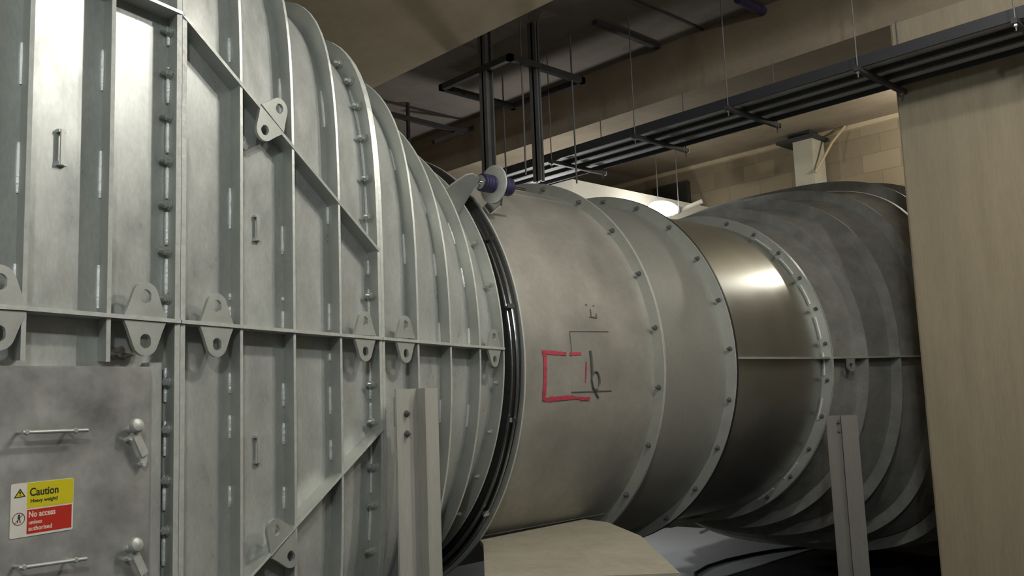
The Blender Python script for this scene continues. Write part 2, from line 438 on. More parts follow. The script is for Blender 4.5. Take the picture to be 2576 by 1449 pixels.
for k, z in enumerate((1.62, 1.43, 1.235, 1.04, .85, .65, .45, .10, -.095, -.30, -.50, -.70, -.9)):
    th = th_at(f, BJ, z, 0.05)
    place_copy(BOLT, sec(f, BJ, th, 0.055) + Vector((-.026, 0, 0)), A)
# hatch
hb = bmesh.new()
obox(hb, wp(0.80, (Atop - .012 + Abot) / 2, -0.048), EU, EN, EZ, 1.145, 0.098, Atop - .024 - Abot)
bmesh.ops.bevel(hb, geom=list(hb.edges), offset=0.006, segments=2, affect='EDGES')
hatch = obj('access_hatch', hb, DOORG, A); hatch['label'] = 'mottled grey hatch door'
fr = bmesh.new()
obox(fr, wp(1.405, -0.62, -0.075), EU, EN, EZ, 0.060, 0.05, 1.60)
obj('hatch_frame', fr, GALV, A)
def grab(xa, za, xb, zb, posts):
    bm = bmesh.new()
    tube(bm, [wp(xa, za, 0.055), wp(xb, zb, 0.055)], 0.0068, 10)
    for s in posts:
        X = xa + (xb - xa) * s; z = za + (zb - za) * s
        tube(bm, [wp(X, z, -0.003), wp(X, z, 0.055)], 0.006, 8)
        lathe(bm, wp(X, z, 0.051), EN, [(0, 0.009), (0.006, 0.011), (0.012, 0.007)], 10)
    return obj('grab_handle', bm, GALVR, hatch, True)
grab(0.825, -0.069, 1.055, -0.074, (0.06, 0.80)); grab(0.825, -0.515, 1.060, -0.527, (0.07, 0.83))
def clamp(X, z):
    c = thing_part = None
    bm = bmesh.new()
    tube(bm, [wp(X, z - .012, -0.003), wp(X, z - .012, 0.045)], 0.012, 10)
    lathe(bm, wp(X, z, 0.030), EN + EZ * .25, [(0, 0.012), (0.006, 0.024), (0.018, 0.029), (0.030, 0.024), (0.036, 0.010)], 18)
    o1 = obj('clamp_knob', bm, GALVR, hatch, True)
    bm = bmesh.new()
    d = (EU * 0.034 - EZ * 0.068).normalized()
    q = d.cross(EN)
    obox(bm, wp(X + .004, z - .024, 0.034) + d * 0.048, d, q, EN, 0.098, 0.032, 0.009)
    obox(bm, wp(X + .048, z - .120, 0.022), EZ, EU, EN, 0.040, 0.030, 0.009)
    tube(bm, [wp(X + .048, z - .146, -0.003), wp(X + .048, z - .146, 0.030)], 0.009, 8)
    tube(bm, [wp(X - .012, z - .050, -0.003), wp(X - .012, z - .042, 0.032)], 0.010, 8)
    obj('clamp_lever', bm, EDGE, hatch)
clamp(1.255, -0.072); clamp(1.258, -0.518)

# ---------------------------------------------------------------- warning sign on the hatch
SX0, SX1, SZ0, SZ1 = 0.822, 1.040, -0.424, -0.242
SW = (SX1 - SX0) / EU.x; SH = SZ1 - SZ0
sign = thing('warning_sign', 'white yellow and red caution sign stuck on the hatch door', 'sign', wp((SX0 + SX1) / 2, SZ0, 0.002))
def sp(u, v, h): return wp(SX0, SZ0, 0.0015 + h) + EU * (u * SW) + EZ * (v * SH)
def rect(name, u0, u1, v0, v1, h, t, m, par=sign, rnd=0.0):
    bm = bmesh.new()
    if rnd:
        pts = []
        for cu, cv, a0 in ((u1 - rnd, v1 - rnd, 0), (u0 + rnd, v1 - rnd, 90), (u0 + rnd, v0 + rnd, 180), (u1 - rnd, v0 + rnd, 270)):
            for k in range(5):
                a = math.radians(a0 + 22.5 * k); pts.append(sp(cu + rnd * math.cos(a), cv + rnd * math.sin(a), h))
    else: pts = [sp(u0, v0, h), sp(u1, v0, h), sp(u1, v1, h), sp(u0, v1, h)]
    prism(bm, pts, EN, t)
    return obj(name, bm, m, par)
rect('backing_panel', 0, 1, 0, 1, 0, 0.0020, SIGNW, rnd=0.03)
rect('yellow_panel', 0.250, 0.992, 0.520, 0.992, 0.002, 0.0006, SIGNY)
rect('red_panel', 0.255, 0.972, 0.045, 0.490, 0.002, 0.0006, SIGNR)
def text(body, u, v, size, m, shear=0.0, h=0.0028, bold=0.0, width=1.0):
    cu = bpy.data.curves.new('lettering', 'FONT'); cu.body = body; cu.size = size; cu.shear = shear; cu.offset = bold
    cu.extrude = 0.0003; cu.resolution_u = 4
    to = bpy.data.objects.new('lettering', cu); C.objects.link(to)
    bpy.context.view_layer.update()
    me = bpy.data.meshes.new_from_object(to.evaluated_get(bpy.context.evaluated_depsgraph_get()))
    bpy.data.objects.remove(to); bpy.data.curves.remove(cu)
    bm = bmesh.new(); bm.from_mesh(me); bpy.data.meshes.remove(me)
    p0 = sp(u, v, h)
    for w_ in bm.verts:
        x, y, z = w_.co
        w_.co = p0 + EU * (x * width) + EZ * y + EN * z
    return obj('lettering', bm, m, sign)
text('Caution', 0.285, 0.745, 0.038, SIGNK, bold=0.0008, width=0.86)
text('Heavy weight!', 0.300, 0.620, 0.0175, SIGNK, shear=0.0, bold=0.0004)
text('No access', 0.275, 0.350, 0.0285, SIGNP, bold=0.0008, width=0.82)
text('unless', 0.280, 0.220, 0.0195, SIGNP, bold=0.0005)
text('authorised', 0.280, 0.100, 0.0215, SIGNP, bold=0.0005, width=0.92)
bm = bmesh.new(); prism(bm, [sp(.045, .735, .002), sp(.225, .745, .002), sp(.138, .905, .002)], EN, .0008); tri = obj('hazard_triangle', bm, SIGNK, sign)
bm = bmesh.new(); prism(bm, [sp(.070, .752, .0027), sp(.198, .758, .0027), sp(.138, .868, .0027)], EN, .0005); obj('triangle_fill', bm, SIGNY, tri)
bm = bmesh.new()
prism(bm, [sp(.128, .800, .0031), sp(.148, .800, .0031), sp(.152, .845, .0031), sp(.124, .845, .0031)], EN, .0004)
prism(bm, [sp(.131, .772, .0031), sp(.146, .772, .0031), sp(.146, .787, .0031), sp(.131, .787, .0031)], EN, .0004)
obj('exclamation_mark', bm, SIGNK, tri)
bm = bmesh.new()
cc = (.128, .345); tube(bm, [sp(cc[0] + .092 * math.cos(a) , cc[1] + .110 * math.sin(a), .0024) for a in [2 * math.pi * k / 36 for k in range(37)]], 0.0012, 6)
tube(bm, [sp(cc[0] - .062, cc[1] - .078, .0024), sp(cc[0] + .062, cc[1] + .078, .0024)], 0.0011, 6)
pr = obj('prohibition_ring', bm, flat('ring_maroon', (0.20, 0.06, 0.05)), sign)
bm = bmesh.new()
prism(bm, [sp(cc[0] - .012, cc[1] - .01, .002), sp(cc[0] + .022, cc[1] - .01, .002), sp(cc[0] + .026, cc[1] + .045, .002), sp(cc[0] - .016, cc[1] + .045, .002)], EN, .0006)
lathe(bm, sp(cc[0] + .006, cc[1] + .066, .002), EN, [(0, .0034), (.0006, .0034)], 12)
for s in (-1, 1): prism(bm, [sp(cc[0] + .005 + s * .004, cc[1] - .008, .002), sp(cc[0] + .005 + s * .018, cc[1] - .008, .002), sp(cc[0] + .005 + s * .030, cc[1] - .072, .002), sp(cc[0] + .005 + s * .016, cc[1] - .072, .002)], EN, .0006)
obj('walking_figure', bm, SIGNK, pr)

bm = bmesh.new()
random.seed(3)
bmesh.ops.create_icosphere(bm, subdivisions=3, radius=1.0)
for v in bm.verts:
    k_ = 1 + .22 * math.sin(7 * v.co.x + 3 * v.co.y) + .15 * math.sin(9 * v.co.z + 4 * v.co.x)
    c_ = v.co * k_
    v.co = wp(1.255, Atop + .036, -.066) + EU * (c_.x * .050) + EN * (c_.y * .021) + EZ * (c_.z * .025)
o = obj('rag', bm, flat('rag_grey', (0.13, 0.12, 0.10), 0.9), None, True); tag(o, 'crumpled dark rag on the top edge of the hatch', 'rag')
# ---------------------------------------------------------------- middle section with the diagonal stiffeners (B)
B = thing('box_duct', 'galvanised duct section with two diagonal stiffeners, next to the hatch section', 'duct', (2.1, 4.6, -2.0))
obj('casing', loft(f, [BJ + .008, 1.6, 1.795, 1.95, 2.11, 2.27, 2.425, 2.58, CJ - .008], DEPTH), GALV, B, True)
spans = {1.795: [(.80, .99), (.47, .5), (.37, .44), (1.60, 1.72), (.05, .14), (-.15, -.05), (-.45, -.36)],
         2.11: [(.72, .86), (.49, .51), (.35, .44), (1.40, 1.62), (-.02, .09), (-.2, -.1), (-.50, -.40)],
         2.425: [(.92, 1.01), (.36, .50), (1.45, 1.66), (-.07, .07), (-.30, -.20), (.20, .24)]}
for X in (1.795, 2.11, 2.425):
    rb = obj('stiffener_rib', ring(f, X, DEPTH + .004, 0, 0.013), GALVR, B)
    welds(rb, f, X, spans[X])
obj('joint_flange', ring(f, BJ + .012, DEPTH + .004, 0, 0.020), GALVR, B)
jf = obj('joint_flange', ring(f, CJ - .012, DEPTH + .004, 0, 0.018), GALVR, B)
welds(jf, f, CJ - .014, [(1.20, 1.78), (.86, 1.18), (.68, .76), (.35, .60), (.0, .2), (-.12, -.02), (-.5, -.2), (-.75, -.55)], off=DEPTH - .006, r=.008)
mid_flange(B, f, BJ + .002, CJ - .002)
stiffener(B, BJ + .008, 1.331, CJ - .008, 0.481, f); stiffener(B, BJ + .008, -1.331, CJ - .008, -0.484, f)
lug(B, 1.661, 0.342, 0.140); lug(B, 2.604, 0.330, 0.135)
dn = Vector((1.26, 0, -.91)).normalized(); du = Vector((.91, 0, 1.26)).normalized()
lug(B, 1.975, 1.345, 0.135, axis=(EU * dn.x + EZ * dn.z), up=(EU * du.x + EZ * du.z))
dn2 = Vector((1.26, 0, .90)).normalized(); du2 = Vector((-.90, 0, 1.26)).normalized()
lug(B, 2.03, -0.640, 0.135, axis=(EU * dn2.x + EZ * dn2.z), up=(EU * du2.x + EZ * du2.z))
clip(B, 1.958, 0.764, 0.888); clip(B, 1.958, -0.273, -0.147)
for z in (1.97, 1.83, 1.66, 1.46, 1.22, 1.0, .56, .30, .08, -.12, -.36, -.56, -.8, -1.02):
    th = th_at(f, CJ, z, 0.05)
    place_copy(BOLT, sec(f, CJ, th, 0.048) + Vector((-.022, 0, 0)), B)
# ---------------------------------------------------------------- rounded ribbed section (C)
Cc = thing('transition_duct', 'galvanised ribbed duct section rounding into the black flexible joint', 'duct', (3.4, 4.7, -1.7))
obj('casing', loft(f, [CJ + .008, 2.9, 3.055, 3.2, 3.37, 3.53, 3.685, 3.84, DJ - .006], DEPTH), GALV, Cc, True)
obj('joint_flange', ring(f, CJ + .012, DEPTH + .004, 0, 0.018), GALVR, Cc)
spans = {3.055: [(1.36, 1.5), (.78, .96), (.33, .45), (-.12, .0)], 3.37: [(1.15, 1.3), (.74, .88), (.30, .45), (-.16, -.02)], 3.685: [(1.0, 1.15), (.70, .83), (.32, .43), (-.2, -.06)]}
for X in (3.055, 3.37, 3.685):
    rb = obj('stiffener_rib', ring(f, X, DEPTH + .004, 0, 0.013), GALVR, Cc)
    welds(rb, f, X, spans[X])
obj('end_flange', ring(f, DJ - .006, DEPTH + .004, -.005, 0.012), GALVR, Cc)
mid_flange(Cc, f, CJ + .002, DJ)
lug(Cc, 2.939, 0.326, 0.135); lug(Cc, 3.847, 0.300, 0.125)
for a in range(-60, 61, 12):
    th = math.radians(a + 4); place_copy(SMALLBOLT, sec(f, DJ, th, 0.05) + Vector((-.014, 0, 0)), Cc)
# gusset for the tie rod at the top of the end flange
def rad(th, r): return Vector((0, YC - r * math.cos(th), ZC + r * math.sin(th)))
TR = math.radians(40.4)
bm = bmesh.new()
q = lambda X, r: Vector((X, 0, 0)) + rad(TR, r)
prism(bm, [q(3.66, 1.60), q(3.66, 1.70), q(3.76, 1.86), q(3.82, 1.945), q(3.87, 1.965), q(3.93, 1.95), q(3.95, 1.92), q(3.95, 1.60)], (0, math.sin(TR), math.cos(TR)), 0.014)
obj('tie_bracket', bm, GALVR, Cc)

# ---------------------------------------------------------------- black flexible joint
R_D = 1.625; R_F = 1.72
fx = round_duct(1.0)
J = thing('expansion_joint', 'black flexible duct joint with shiny clamp bands between ribbed and round duct', 'expansion joint', (4.02, 5.9, -1.4))
bm = bmesh.new(); n = 168; rings_ = []
for X, r in ((DJ + .002, 1.55), (3.990, 1.615), (4.005, 1.65), (4.02, 1.640), (4.045, 1.675), (4.058, 1.690), (4.072, 1.690)):
    rings_.append([bm.verts.new((X, YC - r * math.cos(2 * math.pi * k / n), 0.265 + r * math.sin(2 * math.pi * k / n))) for k in range(n)])
for p_, q_ in zip(rings_, rings_[1:]):
    for k in range(n): bm.faces.new((p_[k], p_[(k + 1) % n], q_[(k + 1) % n], q_[k]))
obj('fabric_sleeve', bm, FABRIC, J, True)
fb = lambda r: round_duct(r)
b1 = obj('clamp_band', band(fb(1.662), 4.012, 4.022, .03, 0), CHROME, J)
b2 = obj('clamp_band', band(fb(1.690), 4.040, 4.050, .03, 0), CHROME, J)
for a in (-38, -14, 12, 30, 48):
    th = math.radians(a); bm = bmesh.new(); obox(bm, Vector((4.03, 0, 0)) + rad(th, 1.69), (1, 0, 0), rad(th, 1.0) - rad(th, 0), (0, math.sin(th), math.cos(th)), .05, .022, .03)
    obj('clamp_buckle', bm, CHROME, b2)

# ---------------------------------------------------------------- round duct: plain marked section (D)
X2, X3, X4 = 5.617, 6.64, 8.38
D = thing('round_duct', 'plain round duct section with red painted outline, after the black joint', 'duct', (4.85, YC, ZC - 1.72))
fD = round_duct(R_D)
obj('shell', loft(fD, [4.075, 4.6, 5.1, X2 - .008], 0), DUCTM, D, True)
fr_ = round_duct(R_F)
obj('rim_flange', ring(fr_, 4.082, R_F - R_D + .002, 0, 0.014), GALVR, D)
fl = obj('bolted_flange', ring(fr_, X2 - .008, R_F - R_D + .002, 0, 0.012), GALVR, D)
def cyl(X, deg, r=R_D): return Vector((X, 0, 0)) + rad(math.radians(deg), r)
def ring_bolts(parent, X, start, step=16.2, r=1.672, n=9, pr=BOLT):
    for k in range(n):
        place_copy(pr, cyl(X, start + k * step, r), parent)
ring_bolts(D, X2 - .014, -56.5, n=9, pr=BIGBOLT)
obj('seam', tb([cyl(4.095, 59, R_D), cyl(X2 - .02, 59, R_D)], .004, 6), DUCTM, D)
obj('seam', tb([cyl(4.095, -50, R_D), cyl(X2 - .02, -50, R_D)], .004, 6), DUCTM, D)
def patch(bm, X0, X1, a0, a1, r, t, nx=2, na=10):
    g = [[[bm.verts.new(cyl(X0 + (X1 - X0) * i / nx, a0 + (a1 - a0) * j / na, rr)) for j in range(na + 1)] for i in range(nx + 1)] for rr in (r, r + t)]
    for i in range(nx):
        for j in range(na):
            bm.faces.new((g[0][i][j], g[0][i][j + 1], g[0][i + 1][j + 1], g[0][i + 1][j]))
            bm.faces.new((g[1][i][j], g[1][i + 1][j], g[1][i + 1][j + 1], g[1][i][j + 1]))
    for i in range(nx):
        for j in (0, na): bm.faces.new((g[0][i][j], g[0][i + 1][j], g[1][i + 1][j], g[1][i][j]))
    for j in range(na):
        for i in (0, nx): bm.faces.new((g[0][i][j], g[1][i][j], g[1][i][j + 1], g[0][i][j + 1]))
bm = bmesh.new(); patch(bm, 4.64, 5.075, -8.4, 6.9, R_D - .001, .0035); cp = obj('cover_plate', bm, DUCTM, D)
def strokes(bm, segs):
    for (x0, a0, x1, a1, wd) in segs:
        m = 14; x0 -= .06; x1 -= .06; a0 += .9; a1 += .9
        P0 = [(x0 + (x1 - x0) * i / m, a0 + (a1 - a0) * i / m) for i in range(m + 1)]
        dx, da = x1 - x0, (a1 - a0) * math.pi / 180 * R_D
        L_ = math.hypot(dx, da); nx_, na_ = -da / L_, dx / L_ / (math.pi / 180 * R_D)
        rows = []
        for (x, a) in P0:
            w_ = wd * random.uniform(.75, 1.15) / 2
            rows.append([bm.verts.new(cyl(x + nx_ * w_ * s, a + na_ * w_ * s, R_D + h)) for s, h in ((-1, .0045), (1, .0045), (1, .0062), (-1, .0062))])
        for p_, q_ in zip(rows, rows[1:]):
            for i in range(4): bm.faces.new((p_[i], p_[(i + 1) % 4], q_[(i + 1) % 4], q_[i]))
        bm.faces.new(rows[0]); bm.faces.new(rows[-1][::-1])
bm = bmesh.new()
strokes(bm, [(4.400, .75, 4.64, .25, .026), (4.68, .25, 4.80, .30, .024), (4.424, .9, 4.420, -11.2, .034), (4.425, -11.0, 4.72, -10.7, .034), (4.72, -10.8, 4.86, -11.2, .020), (4.80, -11.2, 4.90, -11.3, .026), (4.850, -1.8, 4.842, -7.0, .014)])
o = obj('paint_outline', bm, RED, D); o['label'] = 'red paint strokes forming a rough square'
bm = bmesh.new()
strokes(bm, [(4.945, 10.1, 5.03, 10.0, .010), (5.022, 10.2, 5.028, 11.1, .012), (4.965, 10.3, 4.972, 12.3, .010), (4.93, 13.5, 4.945, 13.4, .010), (5.01, 13.3, 5.025, 13.3, .008)])
o = obj('marker_letter', bm, PENCIL, D)
for sg in ((4.70, -9.4, 5.14, -9.4, .007), (4.70, 6.0, 5.13, 6.3, .005), (4.70, 6.0, 4.70, 0.5, .005)):
    bm = bmesh.new(); strokes(bm, [sg]); obj('marker_line', bm, PENCIL, D)
wl = lambda X, a, h: cyl(X - .06, a + .9, R_D + h)
loop = [wl(4.950 + .042 * math.cos(t_), -6.6 + 2.35 * math.sin(t_) - .25 * math.cos(t_), .011) for t_ in [math.radians(150 - 15 * k_) for k_ in range(21)]]
bm = bmesh.new(); tube(bm, [wl(4.898, 1.1, .010), wl(4.903, -1.0, .011), wl(4.908, -3.2, .012), wl(4.908, -4.6, .012)], .0105, 6)
tube(bm, [wl(4.910, -4.7, .012)] + loop, .0065, 6)
tube(bm, [wl(4.908, -4.5, .013), wl(4.903, -6.4, .013), wl(4.925, -8.4, .012), wl(4.965, -10.0, .009), wl(4.995, -11.1, .007)], .0065, 6)
obj('wire_loop', bm, DULLST, D)

# ---------------------------------------------------------------- second round section (E) and shiny section (F)
E_ = thing('round_duct', 'short plain round duct section between two bolted flanges, mid frame', 'duct', ((X2 + X3) / 2, YC, ZC - 1.72))
obj('shell', loft(fD, [X2 + .006, 6.1, X3 - .012], 0), DUCTE, E_, True)
obj('bolted_flange', ring(fr_, X2 + .006, R_F - R_D + .002, 0, 0.010), GALVR, E_)
obj('bolted_flange', ring(fr_, X3 - .012, R_F - R_D + .002, 0, 0.012), GALVR, E_)
ring_bolts(E_, X3 - .020, -58, step=15.2, n=10, pr=BIGBOLT)
F_ = thing('round_duct', 'shiny round duct section with black gasket, before the far ribbed duct', 'duct', ((X3 + X4) / 2, YC, ZC - 1.72))
obj('gasket', ring(round_duct(R_F + .004), X3 + .006, R_F - R_D, 0, 0.022), FABRIC, F_)
obj('shell', loft(fD, [X3 + .018, 7.2, 7.8, X4 - .010], 0.01), SHINY, F_, True)
obj('bolted_flange', ring(fr_, X3 + .024, R_F - R_D + .012, 0.02, 0.010), DULLST, F_)
r4 = obj('bolted_flange', ring(fr_, X4 - .012, R_F - R_D + .012, 0, 0.014), GALVR, F_)
for a in (-62, -48, -22, -6, 7, 20, 33, 46):
    bm = bmesh.new(); th0, th1 = a, a + 8
    pts = [cyl(X4 - .024, th0 + (th1 - th0) * i / 5, R_D + .012) for i in range(6)]
    tube(bm, pts, .009, 6); obj('weld_bead', bm, WELD, r4)
ring_bolts(F_, X4 - .020, -58, step=12.6, n=11, pr=BIGBOLT)
bm = bmesh.new()
for s in (1,):
    box(bm, X3 + .03, X4 - .02, YC - R_F + .01, YC - R_D + .02, ZC - .010, ZC + .010)
obj('horizontal_flange', bm, GALVR, F_)

# ---------------------------------------------------------------- far ribbed duct (G)
G = thing('transition_duct', 'dark ribbed duct flaring out behind the concrete column', 'duct', (10.5, YC, -2.3))
g = far_transition
XG = 12.6
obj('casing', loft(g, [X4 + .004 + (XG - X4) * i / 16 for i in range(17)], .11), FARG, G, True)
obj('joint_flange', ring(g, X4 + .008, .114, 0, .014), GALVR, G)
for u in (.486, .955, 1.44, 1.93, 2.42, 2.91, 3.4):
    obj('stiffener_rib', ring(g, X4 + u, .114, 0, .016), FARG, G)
bm = bmesh.new(); cols = []
for i in range(13):
    X = X4 + .01 + (XG - X4) * i / 12; yo = sec(g, X, 0, -.01).y; yi = sec(g, X, 0, .12).y
    cols.append([bm.verts.new(p_) for p_ in ((X, yo, ZC - .009), (X, yo, ZC + .009), (X, yi, ZC + .009), (X, yi, ZC - .009))])
for p_, q_ in zip(cols, cols[1:]):
    for i in range(4): bm.faces.new((p_[i], p_[(i + 1) % 4], q_[(i + 1) % 4], q_[i]))
bm.faces.new(cols[0]); bm.faces.new(cols[-1][::-1])
obj('horizontal_flange', bm, GALVR, G)
# lifting lug on the far duct
bm = bmesh.new(); k = 24
X0 = X4 + .24
pl = lambda u, v: Vector((X0 + u, sec(g, X0 + u, 0, 0.01).y, ZC + v))
o_l = [pl(.055 * math.cos(2 * math.pi * i / k), -.085 + .055 * math.sin(2 * math.pi * i / k)) if math.sin(2 * math.pi * i / k) < .5 else pl(.07 * (1 if math.cos(2 * math.pi * i / k) > 0 else -1) * abs(math.cos(2 * math.pi * i / k)) / .87, -.005) for i in range(k)]
h_l = [pl(.024 * math.cos(2 * math.pi * i / k), -.080 + .024 * math.sin(2 * math.pi * i / k)) for i in range(k)]
holed_prism(bm, o_l, h_l, (0, -1, 0), .014); obj('lifting_lug', bm, FARG, G)

# ---------------------------------------------------------------- tie rod with rubber mounts above the joint
ty, tz = 4.475, 1.475
T = thing('tie_rod', 'bright tie rod with violet rubber buffers and disc above the black joint', 'tie rod', (4.07, ty, tz - .15))
obj('rod', tb([(3.956, ty, tz), (4.40, ty, tz)], .014, 12), CHROME, T, True)
bm = bmesh.new(); lathe(bm, (4.085, ty, tz), (1, 0, 0), [(0, .130), (.004, .137), (.014, .137), (.018, .130)], 40); obj('disc_plate', bm, EDGE, T, True)
def buffer(x0, L, r):
    bm = bmesh.new(); pr_ = [(0, r * .75)]
    for k in range(4): pr_ += [(L * (k + .15) / 4, r), (L * (k + .75) / 4, r), (L * (k + .95) / 4, r * .86)]
    pr_ += [(L, r * .8)]
    lathe(bm, (x0, ty, tz), (1, 0, 0), pr_, 24); return obj('rubber_buffer', bm, BLUE, T, True)
buffer(3.978, .105, .064); buffer(4.105, .150, .066)
bm = bmesh.new(); lathe(bm, (4.262, ty, tz), (1, 0, 0), [(0, .026), (.022, .026)], 6); obj('nut', bm, CHROME, T)
bm = bmesh.new(); lathe(bm, (3.968, ty, tz), (1, 0, 0), [(0, .05), (.008, .05)], 20); obj('washer', bm, CHROME, T)
bm = bmesh.new()
prism(bm, [Vector((4.105, ty - .06, tz - .10)), Vector((4.105, ty + .06, tz - .10)), Vector((4.105, ty + .17, tz - .16)), Vector((4.105, ty + .06, tz - .20)), Vector((4.105, ty - .05, tz - .16))], (1, 0, 0), .018)
obj('anchor_plate', bm, CHROME, T)

# ---------------------------------------------------------------- support posts and cradle
def tee_post(name, label, x, y, top, rz, wd, web, group=None, bolts=(), pm=None):
    pm = pm or STEEL
    r = thing(name, label, 'post', (x, y, FL), group)
    cz, sz = math.cos(rz), math.sin(rz); U = Vector((cz, sz, 0)); N = Vector((sz, -cz, 0))
    b = Vector((x, y, 0)); h = top - FL; mid = (top + FL) / 2
    bm = bmesh.new(); obox(bm, b + EZ * mid, U, N, EZ, wd, .012, h)
    bmesh.ops.bevel(bm, geom=[e for e in bm.edges if abs((e.verts[0].co - e.verts[1].co).z) > 1], offset=.004, segments=2, affect='EDGES')
    obj('flange_plate', bm, pm, r)
    bm = bmesh.new(); obox(bm, b + N * (.006 + web / 2) + EZ * mid, U, N, EZ, .012, web, h); obj('web_plate', bm, pm, r)
    bm = bmesh.new(); obox(bm, b + N * (-.05) + EZ * (FL + .008), U, N, EZ, wd + .08, wd + .06, .016); obj('base_plate', bm, DULLST, r)
    for u, z in bolts:
        bm = bmesh.new(); p = b + N * .006 + U * u + EZ * z
        lathe(bm, p, N, [(0, .018), (.004, .018)], 14); lathe(bm, p + N * .004, N, [(0, .013), (.012, .013)], 6); tube(bm, [p + N * .016, p + N * .03], .007, 8)
        obj('bolt', bm, DULLST, r)
    bm = bmesh.new(); obox(bm, b + N * (-.05) + EZ * (top - .12), U, N, EZ, wd * .6, .09, .16); obj('bracket', bm, GALVR, r)
    return r
tee_post('support_post', 'tall pale steel support post in front of the ribbed section, two bolts near its top', 2.863, 3.80, 0.046, 0.0, .285, .075, bolts=((-.075, -.085), (-.075, -.19)))
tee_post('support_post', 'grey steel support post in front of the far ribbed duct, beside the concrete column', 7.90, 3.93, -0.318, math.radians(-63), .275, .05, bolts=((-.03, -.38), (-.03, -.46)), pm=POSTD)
bm = bmesh.new(); obox(bm, (8.08, 5.93, ZC - R_F + .015), (1, -.04, 0), (.04, 1, 0), EZ, .58, .09, .05); obj('cradle_bracket', bm, GALVR, F_)

# ---------------------------------------------------------------- floor things behind the duct
PZ = -1.045
bm = bmesh.new(); prism(bm, [Vector((3.27, 3.76, PZ)), Vector((4.05, 3.02, PZ)), Vector((4.90, 3.97, PZ)), Vector((5.26, 4.58, PZ)), Vector((5.28, 4.84, PZ)), Vector((4.14, 4.80, PZ)), Vector((4.05, 4.66, PZ))], (0, 0, 1), .03)
o = obj('plywood_sheet', bm, PLY); tag(o, 'tan plywood sheet lying under the near side of the round duct, bottom centre', 'board')
cr_ = thing('trestle', 'dark timber trestle carrying the plywood sheet', 'trestle', (4.3, 4.05, FL))
U_ = Vector((.62, .785, 0)); V_ = Vector((.785, -.62, 0)); c0 = Vector((4.33, 4.02, 0))
bm = bmesh.new(); obox(bm, c0 + EZ * (PZ - .045), U_, V_, EZ, .8, .5, .09); obj('top_rail', bm, DARKST, cr_)
for a_ in (-1, 1):
    for b_ in (-1, 1):
        bm = bmesh.new(); obox(bm, c0 + U_ * (a_ * .34) + V_ * (b_ * .2) + EZ * ((FL + PZ - .09) / 2), U_, V_, EZ, .08, .06, PZ - .09 - FL); obj('leg', bm, DARKST, cr_)
bm = bmesh.new(); prism(bm, [Vector((8.6, 7.9, FL + .001)), Vector((8.9, 6.75, FL + .001)), Vector((9.77, 6.55, FL + .001)), Vector((12.21, 6.58, FL + .001)), Vector((12.6, 6.73, FL + .001)), Vector((12.85, 8.35, FL + .001)), Vector((12.6, 9.5, FL + .001)), Vector((11.68, 9.40, FL + .001))], (0, 0, 1), .012)
o = obj('white_sheet', bm, SHEETM); tag(o, 'pale grey sheet on the floor under the shiny duct end', 'sheet')
o = obj('floor_cable', tb([(9.2, 6.62, FL + .024), (9.54, 6.87, FL + .034), (10.0, 7.0, FL + .034), (10.51, 7.03, FL + .034), (11.0, 6.98, FL + .034), (11.42, 6.89, FL + .034), (12.12, 6.62, FL + .034)], .021, 8), CABLE, None, True); tag(o, 'black cable snaking over the pale grey floor sheet', 'cable')
bm = bmesh.new(); obox(bm, (12.45, 8.72, FL + .03), (.54, .14, 0), (-.14, .54, 0), (0, 0, 1), .56, .03, .03)
o = obj('metal_offcut', bm, GALVR); tag(o, 'short bright metal offcut on the pale floor sheet', 'offcut')

# ---------------------------------------------------------------- hung cable tray
XA, XC, ZT = 7.45, 8.25, 2.757
tr = thing('cable_tray', 'long dark hung cable tray crossing below the concrete beam', 'cable tray', ((XA + XC) / 2, 5, ZT))
obj('tray_plate', bx(XA + .02, XC - .02, 0.5, 8.6, ZT + .045, ZT + .05), TRAYL, tr)
for x in (XA, XC): obj('side_rail', bx(x - .012, x + .012, 0.5, 8.6, ZT, ZT + .10), TRAYM, tr)
for x in (7.72, 7.98): obj('inner_rail', bx(x - .022, x + .022, 0.5, 8.6, ZT + .004, ZT + .044), DARKST, tr)
for i, (yy, pos) in enumerate(((7.05, 'fifth'), (5.78, ''), (4.60, ''), (3.27, ''), (2.0, ''))):
    nm = ['cable tray hanger at the far left end of the tray, above the tie rod', 'cable tray hanger with white end cap, left of the lamp', 'cable tray hanger midway along the tray', 'cable tray hanger just left of the concrete column', 'cable tray hanger in front of the column at the right edge'][i]
    h = thing('tray_hanger', nm, 'hanger', ((XA + XC) / 2, yy, ZT - .05), 'trapeze hangers of the cable tray')
    bm = bmesh.new(); box(bm, XA - .08, XC + .12, yy - .022, yy + .022, ZT - .045, ZT - .002); obj('cross_channel', bm, DARKST, h)
    obj('end_cap', bx(XC + .12, XC + .135, yy - .024, yy + .024, ZT - .047, ZT), WHITE if i < 2 else DARKST, h)
    for x, top in ((XA - .045, CE), (XC + .09, SO)):
        rd = obj('threaded_rod', tb([(x, yy, ZT - .10), (x, yy, top)], .0065, 8), DULLST, h)
        bm = bmesh.new(); lathe(bm, (x, yy, ZT - .062), (0, 0, 1), [(0, .018), (.016, .018)], 6); obj('nut', bm, CHROME, rd)
